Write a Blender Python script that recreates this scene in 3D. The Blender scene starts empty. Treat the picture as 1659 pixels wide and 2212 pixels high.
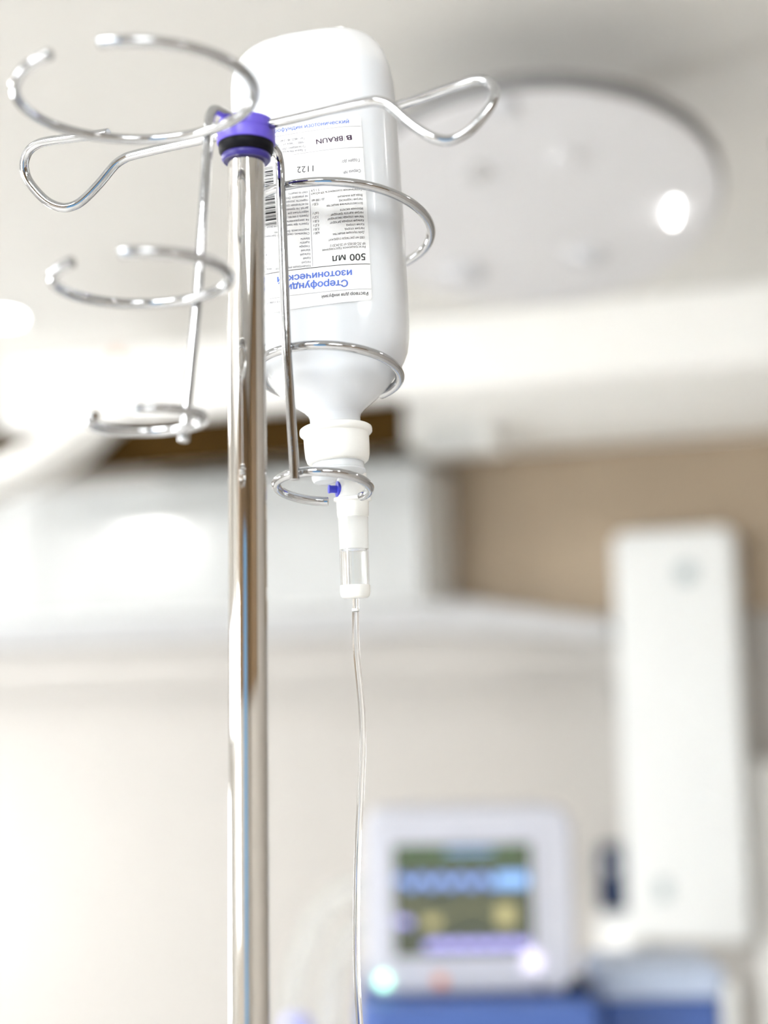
import bpy, bmesh, math, random
from mathutils import Vector, Matrix
from mathutils.geometry import tessellate_polygon
random.seed(7)
SC = bpy.context.scene
COL = SC.collection

# ------------------------------------------------------------------ camera
FPX, PCX, PCY = 3300.0, 829.5, 1106.0
PITCH, HEAD, ROLL = math.radians(8.0), math.radians(19.0), math.radians(0.95)
CAM = Vector((0, 0, 1.55))
HD = Vector((-math.sin(HEAD), math.cos(HEAD), 0))          # horizontal viewing direction
RT = Vector((math.cos(HEAD), math.sin(HEAD), 0))           # to its right
UP = Vector((0, 0, 1))
FW = HD * math.cos(PITCH) + UP * math.sin(PITCH)
U0 = RT.cross(FW)
CR = RT * math.cos(ROLL) - U0 * math.sin(ROLL)
CU = U0 * math.cos(ROLL) + RT * math.sin(ROLL)
cam_data = bpy.data.cameras.new('camera')
cam = bpy.data.objects.new('camera', cam_data)
COL.objects.link(cam)
cam.matrix_world = Matrix(((CR.x, CU.x, -FW.x, CAM.x), (CR.y, CU.y, -FW.y, CAM.y), (CR.z, CU.z, -FW.z, CAM.z), (0, 0, 0, 1)))
cam_data.sensor_fit = 'HORIZONTAL'
cam_data.sensor_width = 36.0
cam_data.lens = FPX / 1659.0 * 36.0
cam_data.clip_start = 0.05
cam_data.dof.use_dof = True
cam_data.dof.focus_distance = 0.822
cam_data.dof.aperture_fstop = cam_data.lens / 21.0
SC.camera = cam

# ------------------------------------------------------------------ world, colour, exposure
world = bpy.data.worlds.new('world')
SC.world = world
world.use_nodes = True
world.node_tree.nodes['Background'].inputs[0].default_value = (0.9, 0.95, 1.0, 1)
world.node_tree.nodes['Background'].inputs[1].default_value = 0.6
SC.view_settings.view_transform = 'Standard'
SC.view_settings.look = 'None'
SC.view_settings.gamma = 1.0
SC.view_settings.use_curve_mapping = False
SC.view_settings.exposure = 2.12
SC.cycles.use_denoising = True
SC.cycles.max_bounces = 14
SC.cycles.diffuse_bounces = 6
SC.cycles.glossy_bounces = 6
SC.cycles.transmission_bounces = 12
SC.cycles.transparent_max_bounces = 16
SC.cycles.caustics_reflective = False
SC.cycles.caustics_refractive = False
SC.cycles.sample_clamp_indirect = 6.0
WINDOW_POWER = 7.0
PANEL_POWER = 7.0
DOWNLIGHT_POWER = 10.0

def W(px, py, d):
    """world point seen at a pixel of the photograph at depth d along the view axis"""
    return CAM + (FW + CR * ((px - PCX) / FPX) + CU * ((PCY - py) / FPX)) * d

def ray(px, py):
    return FW + CR * ((px - PCX) / FPX) + CU * ((PCY - py) / FPX)

def on_plane(px, py, pt, n):
    v = ray(px, py)
    return CAM + v * ((Vector(pt) - CAM).dot(n) / v.dot(n))

def on_y(px, py, y):
    return on_plane(px, py, (0, y, 0), Vector((0, 1, 0)))

# ------------------------------------------------------------------ materials
def mat(name, col, rough=0.5, metal=0.0, emit=None, estr=0.0, trans=0.0, ior=1.45, coat=0.0, vary=0.03, scale=12.0, bump=0.0, spec=0.5):
    m = bpy.data.materials.new(name)
    m.use_nodes = True
    nt = m.node_tree
    b = nt.nodes['Principled BSDF']
    b.inputs['Roughness'].default_value = rough
    b.inputs['Metallic'].default_value = metal
    b.inputs['IOR'].default_value = ior
    b.inputs['Transmission Weight'].default_value = trans
    b.inputs['Coat Weight'].default_value = coat
    b.inputs['Specular IOR Level'].default_value = spec
    tc = nt.nodes.new('ShaderNodeTexCoord')
    nz = nt.nodes.new('ShaderNodeTexNoise')
    nz.inputs['Scale'].default_value = scale
    nz.inputs['Detail'].default_value = 3
    nt.links.new(tc.outputs['Object'], nz.inputs['Vector'])
    rp = nt.nodes.new('ShaderNodeValToRGB')
    rp.color_ramp.elements[0].position = 0.3
    rp.color_ramp.elements[1].position = 0.7
    rp.color_ramp.elements[0].color = (*[c * (1 - vary) for c in col], 1)
    rp.color_ramp.elements[1].color = (*[min(1, c * (1 + vary)) for c in col], 1)
    nt.links.new(nz.outputs['Fac'], rp.inputs['Fac'])
    nt.links.new(rp.outputs['Color'], b.inputs['Base Color'])
    if emit:
        b.inputs['Emission Color'].default_value = (*emit, 1)
        b.inputs['Emission Strength'].default_value = estr
    if bump:
        bp = nt.nodes.new('ShaderNodeBump')
        bp.inputs['Strength'].default_value = bump
        bp.inputs['Distance'].default_value = 0.002
        nt.links.new(nz.outputs['Fac'], bp.inputs['Height'])
        nt.links.new(bp.outputs['Normal'], b.inputs['Normal'])
    return m

def milky(name, col, see=0.12, back=0.5, rough=0.2):
    """milky translucent plastic: diffuse + translucent + a little clear, under a gloss"""
    m = bpy.data.materials.new(name)
    m.use_nodes = True
    nt = m.node_tree
    nt.nodes.clear()
    out = nt.nodes.new('ShaderNodeOutputMaterial')
    df = nt.nodes.new('ShaderNodeBsdfDiffuse'); tl = nt.nodes.new('ShaderNodeBsdfTranslucent')
    tp = nt.nodes.new('ShaderNodeBsdfTransparent'); gl = nt.nodes.new('ShaderNodeBsdfGlossy')
    gl.inputs['Roughness'].default_value = rough
    nz = nt.nodes.new('ShaderNodeTexNoise'); nz.inputs['Scale'].default_value = 20
    rp = nt.nodes.new('ShaderNodeValToRGB')
    rp.color_ramp.elements[0].color = (*[c * 0.98 for c in col], 1)
    rp.color_ramp.elements[1].color = (*col, 1)
    nt.links.new(nz.outputs['Fac'], rp.inputs['Fac'])
    for s in (df, tl):
        nt.links.new(rp.outputs['Color'], s.inputs['Color'])
    m1 = nt.nodes.new('ShaderNodeMixShader'); m1.inputs[0].default_value = back
    m2 = nt.nodes.new('ShaderNodeMixShader'); m2.inputs[0].default_value = see
    m3 = nt.nodes.new('ShaderNodeMixShader')
    lw = nt.nodes.new('ShaderNodeLayerWeight'); lw.inputs['Blend'].default_value = 0.5
    pw = nt.nodes.new('ShaderNodeMath'); pw.operation = 'POWER'; pw.inputs[1].default_value = 4.0
    fr = nt.nodes.new('ShaderNodeMath'); fr.operation = 'MULTIPLY_ADD'; fr.inputs[1].default_value = 0.55; fr.inputs[2].default_value = 0.03
    nt.links.new(lw.outputs['Facing'], pw.inputs[0]); nt.links.new(pw.outputs[0], fr.inputs[0])
    nt.links.new(df.outputs[0], m1.inputs[1]); nt.links.new(tl.outputs[0], m1.inputs[2])
    nt.links.new(m1.outputs[0], m2.inputs[1]); nt.links.new(tp.outputs[0], m2.inputs[2])
    nt.links.new(fr.outputs[0], m3.inputs[0]); nt.links.new(m2.outputs[0], m3.inputs[1]); nt.links.new(gl.outputs[0], m3.inputs[2])
    nt.links.new(m3.outputs[0], out.inputs['Surface'])
    return m

def lamp_mat(name, col, power):
    return mat(name, (0.8, 0.8, 0.8), 0.5, emit=col, estr=power)

M = dict(
    chrome=mat('chrome', (0.64, 0.625, 0.605), 0.04, 1.0, vary=0.01),
    chrome_wire=mat('chrome_wire', (0.50, 0.51, 0.53), 0.05, 1.0, vary=0.02, scale=200, bump=0.03),
    purple=mat('purple_plastic', (0.125, 0.088, 0.58), 0.38, vary=0.05),
    shaded_purple=mat('shaded_purple_plastic', (0.03, 0.02, 0.20), 0.35),  # collar purple darkened for the shade on its lip
    band=mat('collar_shade_black', (0.003, 0.003, 0.006), 0.5, spec=0.15),  # black for the shade under the collar body
    blue_cap=mat('blue_plastic', (0.06, 0.07, 0.62), 0.3),
    bottle=milky('milky_polythene', (0.955, 0.96, 0.965), 0.36, 0.22, 0.12),
    saline=milky('saline_solution', (0.76, 0.81, 0.90), 0.03, 0.2, 0.3),
    cap=milky('white_cap_plastic', (0.97, 0.97, 0.95), 0.03, 0.2, 0.25),
    stopper=milky('grey_stopper', (0.82, 0.85, 0.89), 0.10, 0.25, 0.25),
    paper=mat('label_paper', (0.72, 0.72, 0.73), 0.45, vary=0.01),
    ink=mat('black_ink', (0.012, 0.012, 0.014), 0.6),
    grey_ink=mat('grey_ink', (0.10, 0.105, 0.14), 0.6),
    blue_ink=mat('blue_ink', (0.085, 0.16, 0.56), 0.6),
    plum_ink=mat('plum_ink', (0.035, 0.008, 0.04), 0.6),
    chamber=milky('frosted_chamber', (0.95, 0.96, 0.95), 0.60, 0.25, 0.12),
    window=milky('clear_chamber_wall', (0.95, 0.96, 0.95), 0.88, 0.25, 0.05),
    drip=milky('chamber_solution', (0.80, 0.83, 0.86), 0.8, 0.3, 0.05),
    clear=mat('clear_plastic', (1, 1, 1), 0.03, trans=1.0, ior=1.36, vary=0.0),
    water=mat('clear_solution', (1, 1, 1), 0.0, trans=1.0, ior=1.08, vary=0.0),
    tube=mat('clear_tubing', (1, 1, 1), 0.04, trans=1.0, ior=1.30, vary=0.0),
    ceiling=mat('ceiling_paint', (0.62, 0.61, 0.59), 0.6, vary=0.01, scale=3),
    wall=mat('wall_paint', (0.455, 0.435, 0.412), 0.6, vary=0.015, scale=3),
    tan=mat('tan_wall_shade', (0.38, 0.30, 0.215), 0.55, vary=0.04, scale=4),  # the bulkhead's shade on the upper wall, put into the colour
    brown=mat('brown_shade_board', (0.04, 0.02, 0.002), 0.8, vary=0.12, scale=8, spec=0.1),  # dark brown stands in for deep shade under the bulkhead
    soffit=mat('white_soffit_paint', (0.86, 0.86, 0.845), 0.6, vary=0.01),
    white=mat('white_enamel', (0.73, 0.745, 0.745), 0.35, vary=0.01),
    cabinet=mat('glossy_white_laminate', (0.54, 0.555, 0.56), 0.16, vary=0.01, coat=0.4),
    grey=mat('pale_grey_plastic', (0.50, 0.50, 0.51), 0.4, vary=0.02),
    lens_grey=mat('frosted_grey_lens', (0.54, 0.55, 0.58), 0.25),
    lamp_head=mat('lamp_head_enamel', (0.60, 0.60, 0.62), 0.3, vary=0.02, scale=3),
    lamp_rim=mat('lamp_rim_grey', (0.22, 0.22, 0.225), 0.5),
    vent_grey=mat('vent_grey', (0.36, 0.42, 0.44), 0.5),
    rubber=mat('black_rubber', (0.02, 0.02, 0.022), 0.6),
    navy=mat('navy_plastic', (0.004, 0.016, 0.055), 0.5, spec=0.15),
    monitor=mat('monitor_case_plastic', (0.52, 0.535, 0.61), 0.45, vary=0.01),
    cart_blue=mat('cart_blue_plastic', (0.06, 0.12, 0.36), 0.45, vary=0.04),
    pale_blue=mat('pale_blue_plastic', (0.46, 0.54, 0.70), 0.45),
    hose=milky('pale_green_hose', (0.80, 0.84, 0.80), 0.84, 0.4, 0.4),
    lilac=mat('lilac_plastic', (0.42, 0.44, 0.82), 0.4),
    floor=mat('floor_vinyl', (0.74, 0.715, 0.68), 0.35, vary=0.06, scale=5),
    door=mat('door_blue_paint', (0.16, 0.36, 0.62), 0.4),
    rear_wall=mat('tan_rear_wall', (0.46, 0.42, 0.385), 0.6),
    rear=mat('brown_wood_veneer', (0.17, 0.105, 0.05), 0.5, vary=0.1, scale=5),
    red=mat('red_enamel', (0.45, 0.03, 0.02), 0.4),
    frame=mat('window_frame_white', (0.85, 0.85, 0.84), 0.4),
    glow=lamp_mat('daylit_frosted_pane', (0.95, 0.985, 1.0), WINDOW_POWER),
    panel=lamp_mat('fill_panel_diffuser', (0.97, 1.0, 0.985), PANEL_POWER),
    lamp=lamp_mat('downlight_lens', (1.0, 0.99, 0.96), DOWNLIGHT_POWER),
    globe=lamp_mat('opal_globe', (1.0, 0.99, 0.96), 26.0),
    lamp_glint=lamp_mat('lamp_glint', (1.0, 0.99, 0.96), 2.6),
    screen=mat('screen_glass', (0.03, 0.035, 0.03), 0.2, emit=(0.050, 0.056, 0.036), estr=0.4),
    tr_green=mat('trace_green', (0, 0, 0), emit=(0.04, 0.16, 0.045), estr=0.64),
    tr_blue=mat('trace_blue', (0, 0, 0), emit=(0.15, 0.23, 0.50), estr=0.60),
    tr_sky=mat('trace_sky', (0, 0, 0), emit=(0.20, 0.36, 0.66), estr=0.52),
    tr_yellow=mat('trace_yellow', (0, 0, 0), emit=(0.30, 0.27, 0.13), estr=0.52),
    tr_lilac=mat('trace_lilac', (0, 0, 0), emit=(0.30, 0.28, 0.62), estr=0.56),
    led_green=mat('green_led', (0, 0, 0), emit=(0.45, 1.0, 0.70), estr=1.15),
    led_lilac=mat('lilac_led', (0, 0, 0), emit=(0.84, 0.79, 1.0), estr=0.42),
    orange=mat('orange_plastic', (0.75, 0.30, 0.15), 0.4),
)

# ------------------------------------------------------------------ mesh helpers
def frame_of(d):
    d = d.normalized()
    a = Vector((0, 0, 1)) if abs(d.z) < 0.9 else Vector((1, 0, 0))
    x = a.cross(d).normalized()
    return x, d.cross(x)

def tube(bm, pts, r, seg=20, cap=True):
    """round bar swept along points, ends slightly rounded; r may be a list"""
    pts = [Vector(p) for p in pts]
    n = len(pts)
    rs = r if isinstance(r, (list, tuple)) else [r] * n
    tan = [(pts[min(i + 1, n - 1)] - pts[max(i - 1, 0)]).normalized() for i in range(n)]
    x, y = frame_of(tan[0])
    rings = []
    def ring(c, x, y, rr):
        return [bm.verts.new(c + (x * math.cos(a) + y * math.sin(a)) * rr) for a in (2 * math.pi * k / seg for k in range(seg))]
    if cap:
        rings.append(ring(pts[0] - tan[0] * rs[0] * 0.12, x, y, rs[0] * 0.86))
    for i in range(n):
        if i:
            q = tan[i - 1].rotation_difference(tan[i])
            x = q @ x
            y = tan[i].cross(x).normalized()
            x = y.cross(tan[i]).normalized()
        rings.append(ring(pts[i], x, y, rs[i]))
    if cap:
        rings.append(ring(pts[-1] + tan[-1] * rs[-1] * 0.12, x, y, rs[-1] * 0.86))
    for a, b in zip(rings, rings[1:]):
        for k in range(seg):
            bm.faces.new((a[k], a[(k + 1) % seg], b[(k + 1) % seg], b[k]))
    bm.faces.new(list(reversed(rings[0])))
    bm.faces.new(rings[-1])
    return bm

def smooth_path(ctrl, per=10):
    """Catmull-Rom through control points"""
    c = [Vector(p) for p in ctrl]
    c = [c[0] * 2 - c[1]] + c + [c[-1] * 2 - c[-2]]
    out = []
    for i in range(1, len(c) - 2):
        p0, p1, p2, p3 = c[i - 1:i + 3]
        for k in range(per):
            t = k / per
            out.append(0.5 * ((2 * p1) + (p2 - p0) * t + (2 * p0 - 5 * p1 + 4 * p2 - p3) * t * t + (3 * p1 - p0 - 3 * p2 + p3) * t ** 3))
    out.append(c[-2])
    return out

def lathe(bm, prof, origin, axis=Vector((0, 0, 1)), seg=48, xdir=None, sx=1.0, sy=1.0, power=2.0, loop=False):
    """(radius, height) profile turned about axis; r=0 ends close to a point"""
    axis = axis.normalized()
    if xdir is None:
        x, y = frame_of(axis)
    else:
        x = (xdir - axis * xdir.dot(axis)).normalized()
        y = axis.cross(x)
    origin = Vector(origin)
    rings = []
    for r, hgt in prof:
        c = origin + axis * hgt
        if r <= 1e-7:
            rings.append([bm.verts.new(c)])
        else:
            ring = []
            for k in range(seg):
                a = 2 * math.pi * k / seg
                ca, sa = math.cos(a), math.sin(a)
                e = 2.0 / power
                ring.append(bm.verts.new(c + x * (math.copysign(abs(ca) ** e, ca) * r * sx) + y * (math.copysign(abs(sa) ** e, sa) * r * sy)))
            rings.append(ring)
    pairs = list(zip(rings, rings[1:]))
    if loop:                                              # ring-shaped: join the last circle to the first
        pairs.append((rings[-1], rings[0]))
    for a, b in pairs:
        for k in range(seg):
            k2 = (k + 1) % seg
            if len(a) == 1 and len(b) == 1:
                continue
            if len(a) == 1:
                bm.faces.new((a[0], b[k2], b[k]))
            elif len(b) == 1:
                bm.faces.new((a[k], a[k2], b[0]))
            else:
                bm.faces.new((a[k], a[k2], b[k2], b[k]))
    if len(rings[0]) > 1 and not loop:
        bm.faces.new(list(reversed(rings[0])))
    if len(rings[-1]) > 1 and not loop:
        bm.faces.new(rings[-1])
    return bm

def box(bm, size, centre, bevel=0.0, seg=3, X=None, Y=None, Z=None):
    """bevelled box with its own axes"""
    X = X or Vector((1, 0, 0)); Y = Y or Vector((0, 1, 0)); Z = Z or Vector((0, 0, 1))
    t = bmesh.new()
    bmesh.ops.create_cube(t, size=1.0)
    for v in t.verts:
        v.co = Vector((v.co.x * size[0], v.co.y * size[1], v.co.z * size[2]))
    if bevel:
        bmesh.ops.bevel(t, geom=t.edges[:], offset=bevel, segments=seg, profile=0.5, affect='EDGES')
    centre = Vector(centre)
    mp = {}
    for v in t.verts:
        mp[v] = bm.verts.new(centre + X * v.co.x + Y * v.co.y + Z * v.co.z)
    for f in t.faces:
        bm.faces.new([mp[v] for v in f.verts])
    t.free()
    return bm

def rounded_slab(bm, w, hgt, d, rad, centre, X, Y, Z, edge=0.006, n=10):
    """plate with rounded corners in the X/Z plane, thickness d along Y, softened edges"""
    def outline(inset):
        pts = []
        r = max(rad - inset, 0.001)
        for cx, cz, a0 in ((w / 2 - rad, hgt / 2 - rad, 0), (-w / 2 + rad, hgt / 2 - rad, 90), (-w / 2 + rad, -hgt / 2 + rad, 180), (w / 2 - rad, -hgt / 2 + rad, 270)):
            for k in range(n + 1):
                a = math.radians(a0 + 90 * k / n)
                pts.append((cx + r * math.cos(a), cz + r * math.sin(a)))
        return pts
    centre = Vector(centre)
    rings = []
    for inset, y in ((edge, -d / 2), (edge * 0.3, -d / 2 + edge * 0.3), (0, -d / 2 + edge), (0, d / 2 - edge), (edge * 0.3, d / 2 - edge * 0.3), (edge, d / 2)):
        rings.append([bm.verts.new(centre + X * a + Z * b + Y * y) for a, b in outline(inset)])
    m = len(rings[0])
    for a, b in zip(rings, rings[1:]):
        for k in range(m):
            bm.faces.new((a[k], a[(k + 1) % m], b[(k + 1) % m], b[k]))
    bm.faces.new(list(reversed(rings[0])))
    bm.faces.new(rings[-1])
    return bm

# ------------------------------------------------------------------ object helpers
def tag(o, label=None, cat=None, group=None, kind=None):
    if label: o['label'] = label
    if cat: o['category'] = cat
    if group: o['group'] = group
    if kind: o['kind'] = kind
    return o

def empty(name, loc, label, cat, group=None):
    o = bpy.data.objects.new(name, None)
    o.empty_display_size = 0.05
    o.location = loc
    COL.objects.link(o)
    return tag(o, label, cat, group)

def root_loc(o):
    while o.parent:
        o = o.parent
    return Vector(o.location)

def build(name, bm, m, parent=None, smooth=True, origin=None, angle=40):
    """link a bmesh holding world coordinates as ONE object, its own or a child of parent"""
    bmesh.ops.recalc_face_normals(bm, faces=bm.faces[:])
    me = bpy.data.meshes.new(name)
    off = root_loc(parent) if parent else (Vector(origin) if origin is not None else Vector((0, 0, 0)))
    for v in bm.verts:
        v.co -= off
    bm.to_mesh(me)
    bm.free()
    me.materials.append(m)
    if smooth:
        me.polygons.foreach_set('use_smooth', [True] * len(me.polygons))
        me.set_sharp_from_angle(angle=math.radians(angle))
    o = bpy.data.objects.new(name, me)
    if smooth:
        wn = o.modifiers.new('weighted_normals', 'WEIGHTED_NORMAL')
        wn.keep_sharp = True
    COL.objects.link(o)
    if parent:
        o.parent = parent
    elif origin is not None:
        o.location = off
    return o

def struct(name, bm, m, parent=None, smooth=False):
    o = build(name, bm, m, parent, smooth)
    if not parent:
        tag(o, kind='structure')
    return o

def copy_thing(root, loc, label):
    """a thing with its parts and sub-parts, sharing mesh data"""
    r = root.copy(); COL.objects.link(r); r.location = loc
    r['label'] = label
    for ch in list(root.children):
        c = ch.copy(); COL.objects.link(c); c.parent = r
        for g in list(ch.children):
            d = g.copy(); COL.objects.link(d); d.parent = c
    return r

NB = bmesh.new

# ================================================================== THE ROOM
XL, XR, YR, YB, ZC = -3.6, 1.7, -2.4, 4.007, 2.45
YS, ZS = 3.153, 2.281                       # front and underside of the bulkhead
struct('floor', box(NB(), (XR - XL, YB - YR, 0.1), ((XL + XR) / 2, (YB + YR) / 2, -0.05)), M['floor'])
struct('ceiling', box(NB(), (XR - XL, YB - YR, 0.1), ((XL + XR) / 2, (YB + YR) / 2, ZC + 0.05)), M['ceiling'])
struct('wall_back', box(NB(), (XR - XL + 0.2, 0.1, ZC), ((XL + XR) / 2, YB + 0.05, ZC / 2)), M['wall'])
struct('wall_right', box(NB(), (0.1, YB - YR, ZC), (XR + 0.05, (YB + YR) / 2, ZC / 2)), M['rear_wall'])


def holed_wall(name, x, y0, y1, holes, m):
    """wall at x with window openings (y0, y1, z0, z1)"""
    bm = NB()
    ys = [y0]
    for a, b, z0, z1 in holes:
        box(bm, (0.1, a - ys[-1], ZC), (x, (a + ys[-1]) / 2, ZC / 2))
        box(bm, (0.1, b - a, z0), (x, (a + b) / 2, z0 / 2))
        box(bm, (0.1, b - a, ZC - z1), (x, (a + b) / 2, (ZC + z1) / 2))
        ys.append(b)
    box(bm, (0.1, y1 - ys[-1], ZC), (x, (y1 + ys[-1]) / 2, ZC / 2))
    return struct(name, bm, m)

WINS = [(-1.2, -0.3, 1.5, 1.92), (0.4, 1.3, 1.5, 1.86), (2.7, 3.45, 0.6, 1.4)]  # last window is added, unseen, to brighten the back wall's left
holed_wall('wall_left', XL - 0.05, YR, YB, WINS, M['wall'])
for i, (a, b, z0, z1) in enumerate(WINS):
    bm = NB()
    for y in (a + 0.03, b - 0.03, (a + b) / 2):
        box(bm, (0.06, 0.06, z1 - z0), (XL - 0.04, y, (z0 + z1) / 2), 0.005)
    for z in (z0 + 0.03, z1 - 0.03):
        box(bm, (0.06, b - a, 0.06), (XL - 0.04, (a + b) / 2, z), 0.005)
    w = struct('window_%d' % (i + 1), bm, M['frame'])
    build('pane', box(NB(), (0.012, b - a - 0.06, z1 - z0 - 0.06), (XL - 0.075, (a + b) / 2, (z0 + z1) / 2)), M['glow'], w, False)

# wall behind the viewer; unseen window added at its left to light the bottle
bm = NB()
xa, xb, z0, z1 = -3.3, -2.3, 0.9, 2.0
for x0, x1, za, zb in ((XL - 0.1, xa, 0, ZC), (xb, XR + 0.1, 0, ZC), (xa, xb, 0, z0), (xa, xb, z1, ZC)):
    box(bm, (x1 - x0, 0.1, zb - za), ((x0 + x1) / 2, YR - 0.05, (za + zb) / 2))
struct('wall_rear', bm, M['rear_wall'])
bm = NB()
for x in (xa + 0.03, xb - 0.03, (xa + xb) / 2):
    box(bm, (0.06, 0.06, z1 - z0), (x, YR - 0.04, (z0 + z1) / 2), 0.005)
for z in (z0 + 0.03, z1 - 0.03):
    box(bm, (xb - xa, 0.06, 0.06), ((xa + xb) / 2, YR - 0.04, z), 0.005)
w = struct('window_4', bm, M['frame'])
build('pane', box(NB(), (xb - xa - 0.06, 0.012, z1 - z0 - 0.06), ((xa + xb) / 2, YR - 0.075, (z0 + z1) / 2)), M['glow'], w, False)

# bulkhead under the ceiling along the back wall, its left end stopping short
xs0 = on_y(8, 860, YS).x
bm = NB()
box(bm, (XR - xs0, YB - YS, ZC - ZS), ((XR + xs0) / 2, (YB + YS) / 2, (ZC + ZS) / 2), 0.012)
struct('trim_1', bm, M['soffit'])
# tan sheet and brown board: shade below the bulkhead, put into colour
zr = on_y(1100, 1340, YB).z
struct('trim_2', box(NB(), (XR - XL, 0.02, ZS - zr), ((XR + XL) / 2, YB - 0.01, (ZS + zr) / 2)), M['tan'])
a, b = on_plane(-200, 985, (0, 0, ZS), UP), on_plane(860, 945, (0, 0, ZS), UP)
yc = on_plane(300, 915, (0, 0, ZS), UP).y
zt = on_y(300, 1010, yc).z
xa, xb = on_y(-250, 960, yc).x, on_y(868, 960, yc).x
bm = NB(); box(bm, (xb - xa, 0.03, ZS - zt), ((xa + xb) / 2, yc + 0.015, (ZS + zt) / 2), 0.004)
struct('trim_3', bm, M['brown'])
# brown veneered panelling high on the walls behind the viewer
struct('trim_5', box(NB(), (XR + 2.2, 0.03, 0.80), ((XR - 2.2) / 2, YR + 0.015, ZC - 0.42), 0.004), M['rear'])
struct('trim_6', box(NB(), (0.03, 2.6, 0.80), (XR - 0.015, -0.9, ZC - 0.42), 0.004), M['rear'])
# door and red hose cabinet on the wall behind the camera
bm = NB(); box(bm, (0.95, 0.05, 2.05), (0.1, YR + 0.025, 1.025), 0.006)
d1 = struct('door_1', bm, M['door'])
bm = NB(); tube(bm, [(0.48, YR + 0.05, 1.0), (0.48, YR + 0.09, 1.0), (0.36, YR + 0.09, 1.0)], 0.01)
build('door_handle', bm, M['chrome'], d1)

# ------------------------------------------------------------------ ceiling lamps
def downlight(x, y, label):
    t = empty('downlight', (x, y, ZC), label, 'ceiling lamp', 'round recessed ceiling lamps')
    o = Vector((x, y, ZC))
    build('trim_ring', lathe(NB(), [(0.052, 0.0), (0.068, 0.0), (0.066, -0.006), (0.056, -0.008), (0.052, -0.004)], o, loop=True), M['white'], t)
    build('lens', lathe(NB(), [(0, -0.002), (0.052, -0.002), (0.052, 0.0), (0, 0.0)], o), M['lamp'], t)
    return t
def ceil_at(px, py):
    return on_plane(px, py, (0, 0, ZC), UP)
q = ceil_at(-8, 682)
first = downlight(q.x, q.y, 'round white ceiling lamp cut off by the left picture edge')
# sight line along which an added lamp mirrors in the glossy wall cabinet
fy = YB - 0.30
g = on_y(330, 1148, fy)
rd = (g - CAM); rd.y = -rd.y
k = (ZC - g.z) / rd.z
mirror_lamp = g + rd * k
spots = [(-1.4, -1.2), (0.75, 1.3), (0.75, 0.2), (-1.3, 0.5)]
for (x, y) in spots:
    copy_thing(first, (x, y, ZC), 'round recessed ceiling lamp above and behind the viewer')

# unseen globe, added to mirror a bright spot in the cabinet's glossy door
gp = g + rd * (k * 0.72)
gl = empty('reflection_globe', (gp.x, gp.y, ZC), 'unseen round globe lamp added to mirror in the wall cabinet door', 'lamp')
build('cord', tube(NB(), [Vector((gp.x, gp.y, ZC)), gp + UP * 0.09], 0.004, 10), M['white'], gl)
build('globe', lathe(NB(), [(0.0, 0.10)] + [(0.10 * math.sin(a), 0.10 * math.cos(a)) for a in (math.pi * q_ / 16 for q_ in range(1, 16))] + [(0, -0.10)], gp, UP, 32), M['globe'], gl)

def fill_panel(x, y, label):  # unseen panels added for ambient light and highlights on the wire
    t = empty('ceiling_fill_panel', (x, y, ZC), label, 'ceiling lamp', 'added square ceiling lamp panels')
    bm = NB()
    for s in (-1, 1):
        box(bm, (0.62, 0.03, 0.02), (x, y + s * 0.295, ZC - 0.01), 0.003)
        box(bm, (0.03, 0.56, 0.02), (x + s * 0.295, y, ZC - 0.01), 0.003)
    build('panel_frame', bm, M['white'], t)
    build('diffuser', box(NB(), (0.56, 0.56, 0.008), (x, y, ZC - 0.006)), M['panel'], t, False)
    return t
pan = fill_panel(-1.6, -0.4, 'unseen square fill lamp panel added behind the viewer')
for (x, y) in [(-2.2, -1.6), (0.7, -0.9), (-0.45, -0.5)]:
    copy_thing(pan, (x, y, ZC), 'unseen square fill lamp panel added behind the viewer')

# ------------------------------------------------------------------ surgical lamp head
pc = W(1160, 452, 2.08)
view = (pc - CAM).normalized()
hv = Vector((view.x, view.y, 0)).normalized()
tilt = math.radians(15.5)
nrm = (-UP * math.cos(tilt) - hv * math.sin(tilt)).normalized()       # faces down and towards the viewer
side = hv.cross(UP).normalized()                                       # to the right
fwd = nrm.cross(side).normalized()
lampt = empty('surgical_lamp', pc - nrm * 0.1, 'large round pale grey lamp head under the ceiling right of the bottle', 'lamp')
RL = 0.25
build('lamp_head', lathe(NB(), [(0, 0.006), (RL * 0.93, 0.004), (RL * 0.985, 0.0), (RL * 0.985, -0.02), (RL * 0.8, -0.035), (0, -0.04)], pc, nrm, 96), M['lamp_head'], lampt)
build('rim', lathe(NB(), [(RL * 0.985, -0.004), (RL, -0.006), (RL * 1.004, -0.016), (RL, -0.026), (RL * 0.985, -0.028)], pc, nrm, 96, loop=True), M['lamp_rim'], lampt)
top = pc - nrm * 0.035 + hv * 0.15
bm = NB(); tube(bm, [top, Vector((top.x, top.y, ZC))], 0.035)
build('stem', bm, M['white'], lampt)
for (px, py, rr, key) in ((1268, 552, 0.030, 'lens_grey'), (1002, 588, 0.034, 'lens_grey'), (1225, 342, 0.022, 'lamp_head'), (1030, 372, 0.022, 'grey'), (1090, 232, 0.018, 'lens_grey')):
    c = on_plane(px, py, pc + nrm * 0.005, nrm)
    build('lens', lathe(NB(), [(0, 0.006), (rr * 0.8, 0.005), (rr, 0.0), (rr, -0.004), (0, -0.004)], c, nrm, 32), M[key], lampt)
c = on_plane(1455, 457, pc + nrm * 0.004, nrm)  # glint on the lamp's rim, built as a small glowing oval
e1 = (c - pc).normalized()
bm = lathe(NB(), [(0, 0.012), (0.5, 0.010), (0.85, 0.006), (1.0, 0.0), (0.9, -0.004), (0, -0.005)], c, nrm, 32, xdir=side, sx=0.006, sy=0.030)
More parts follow.
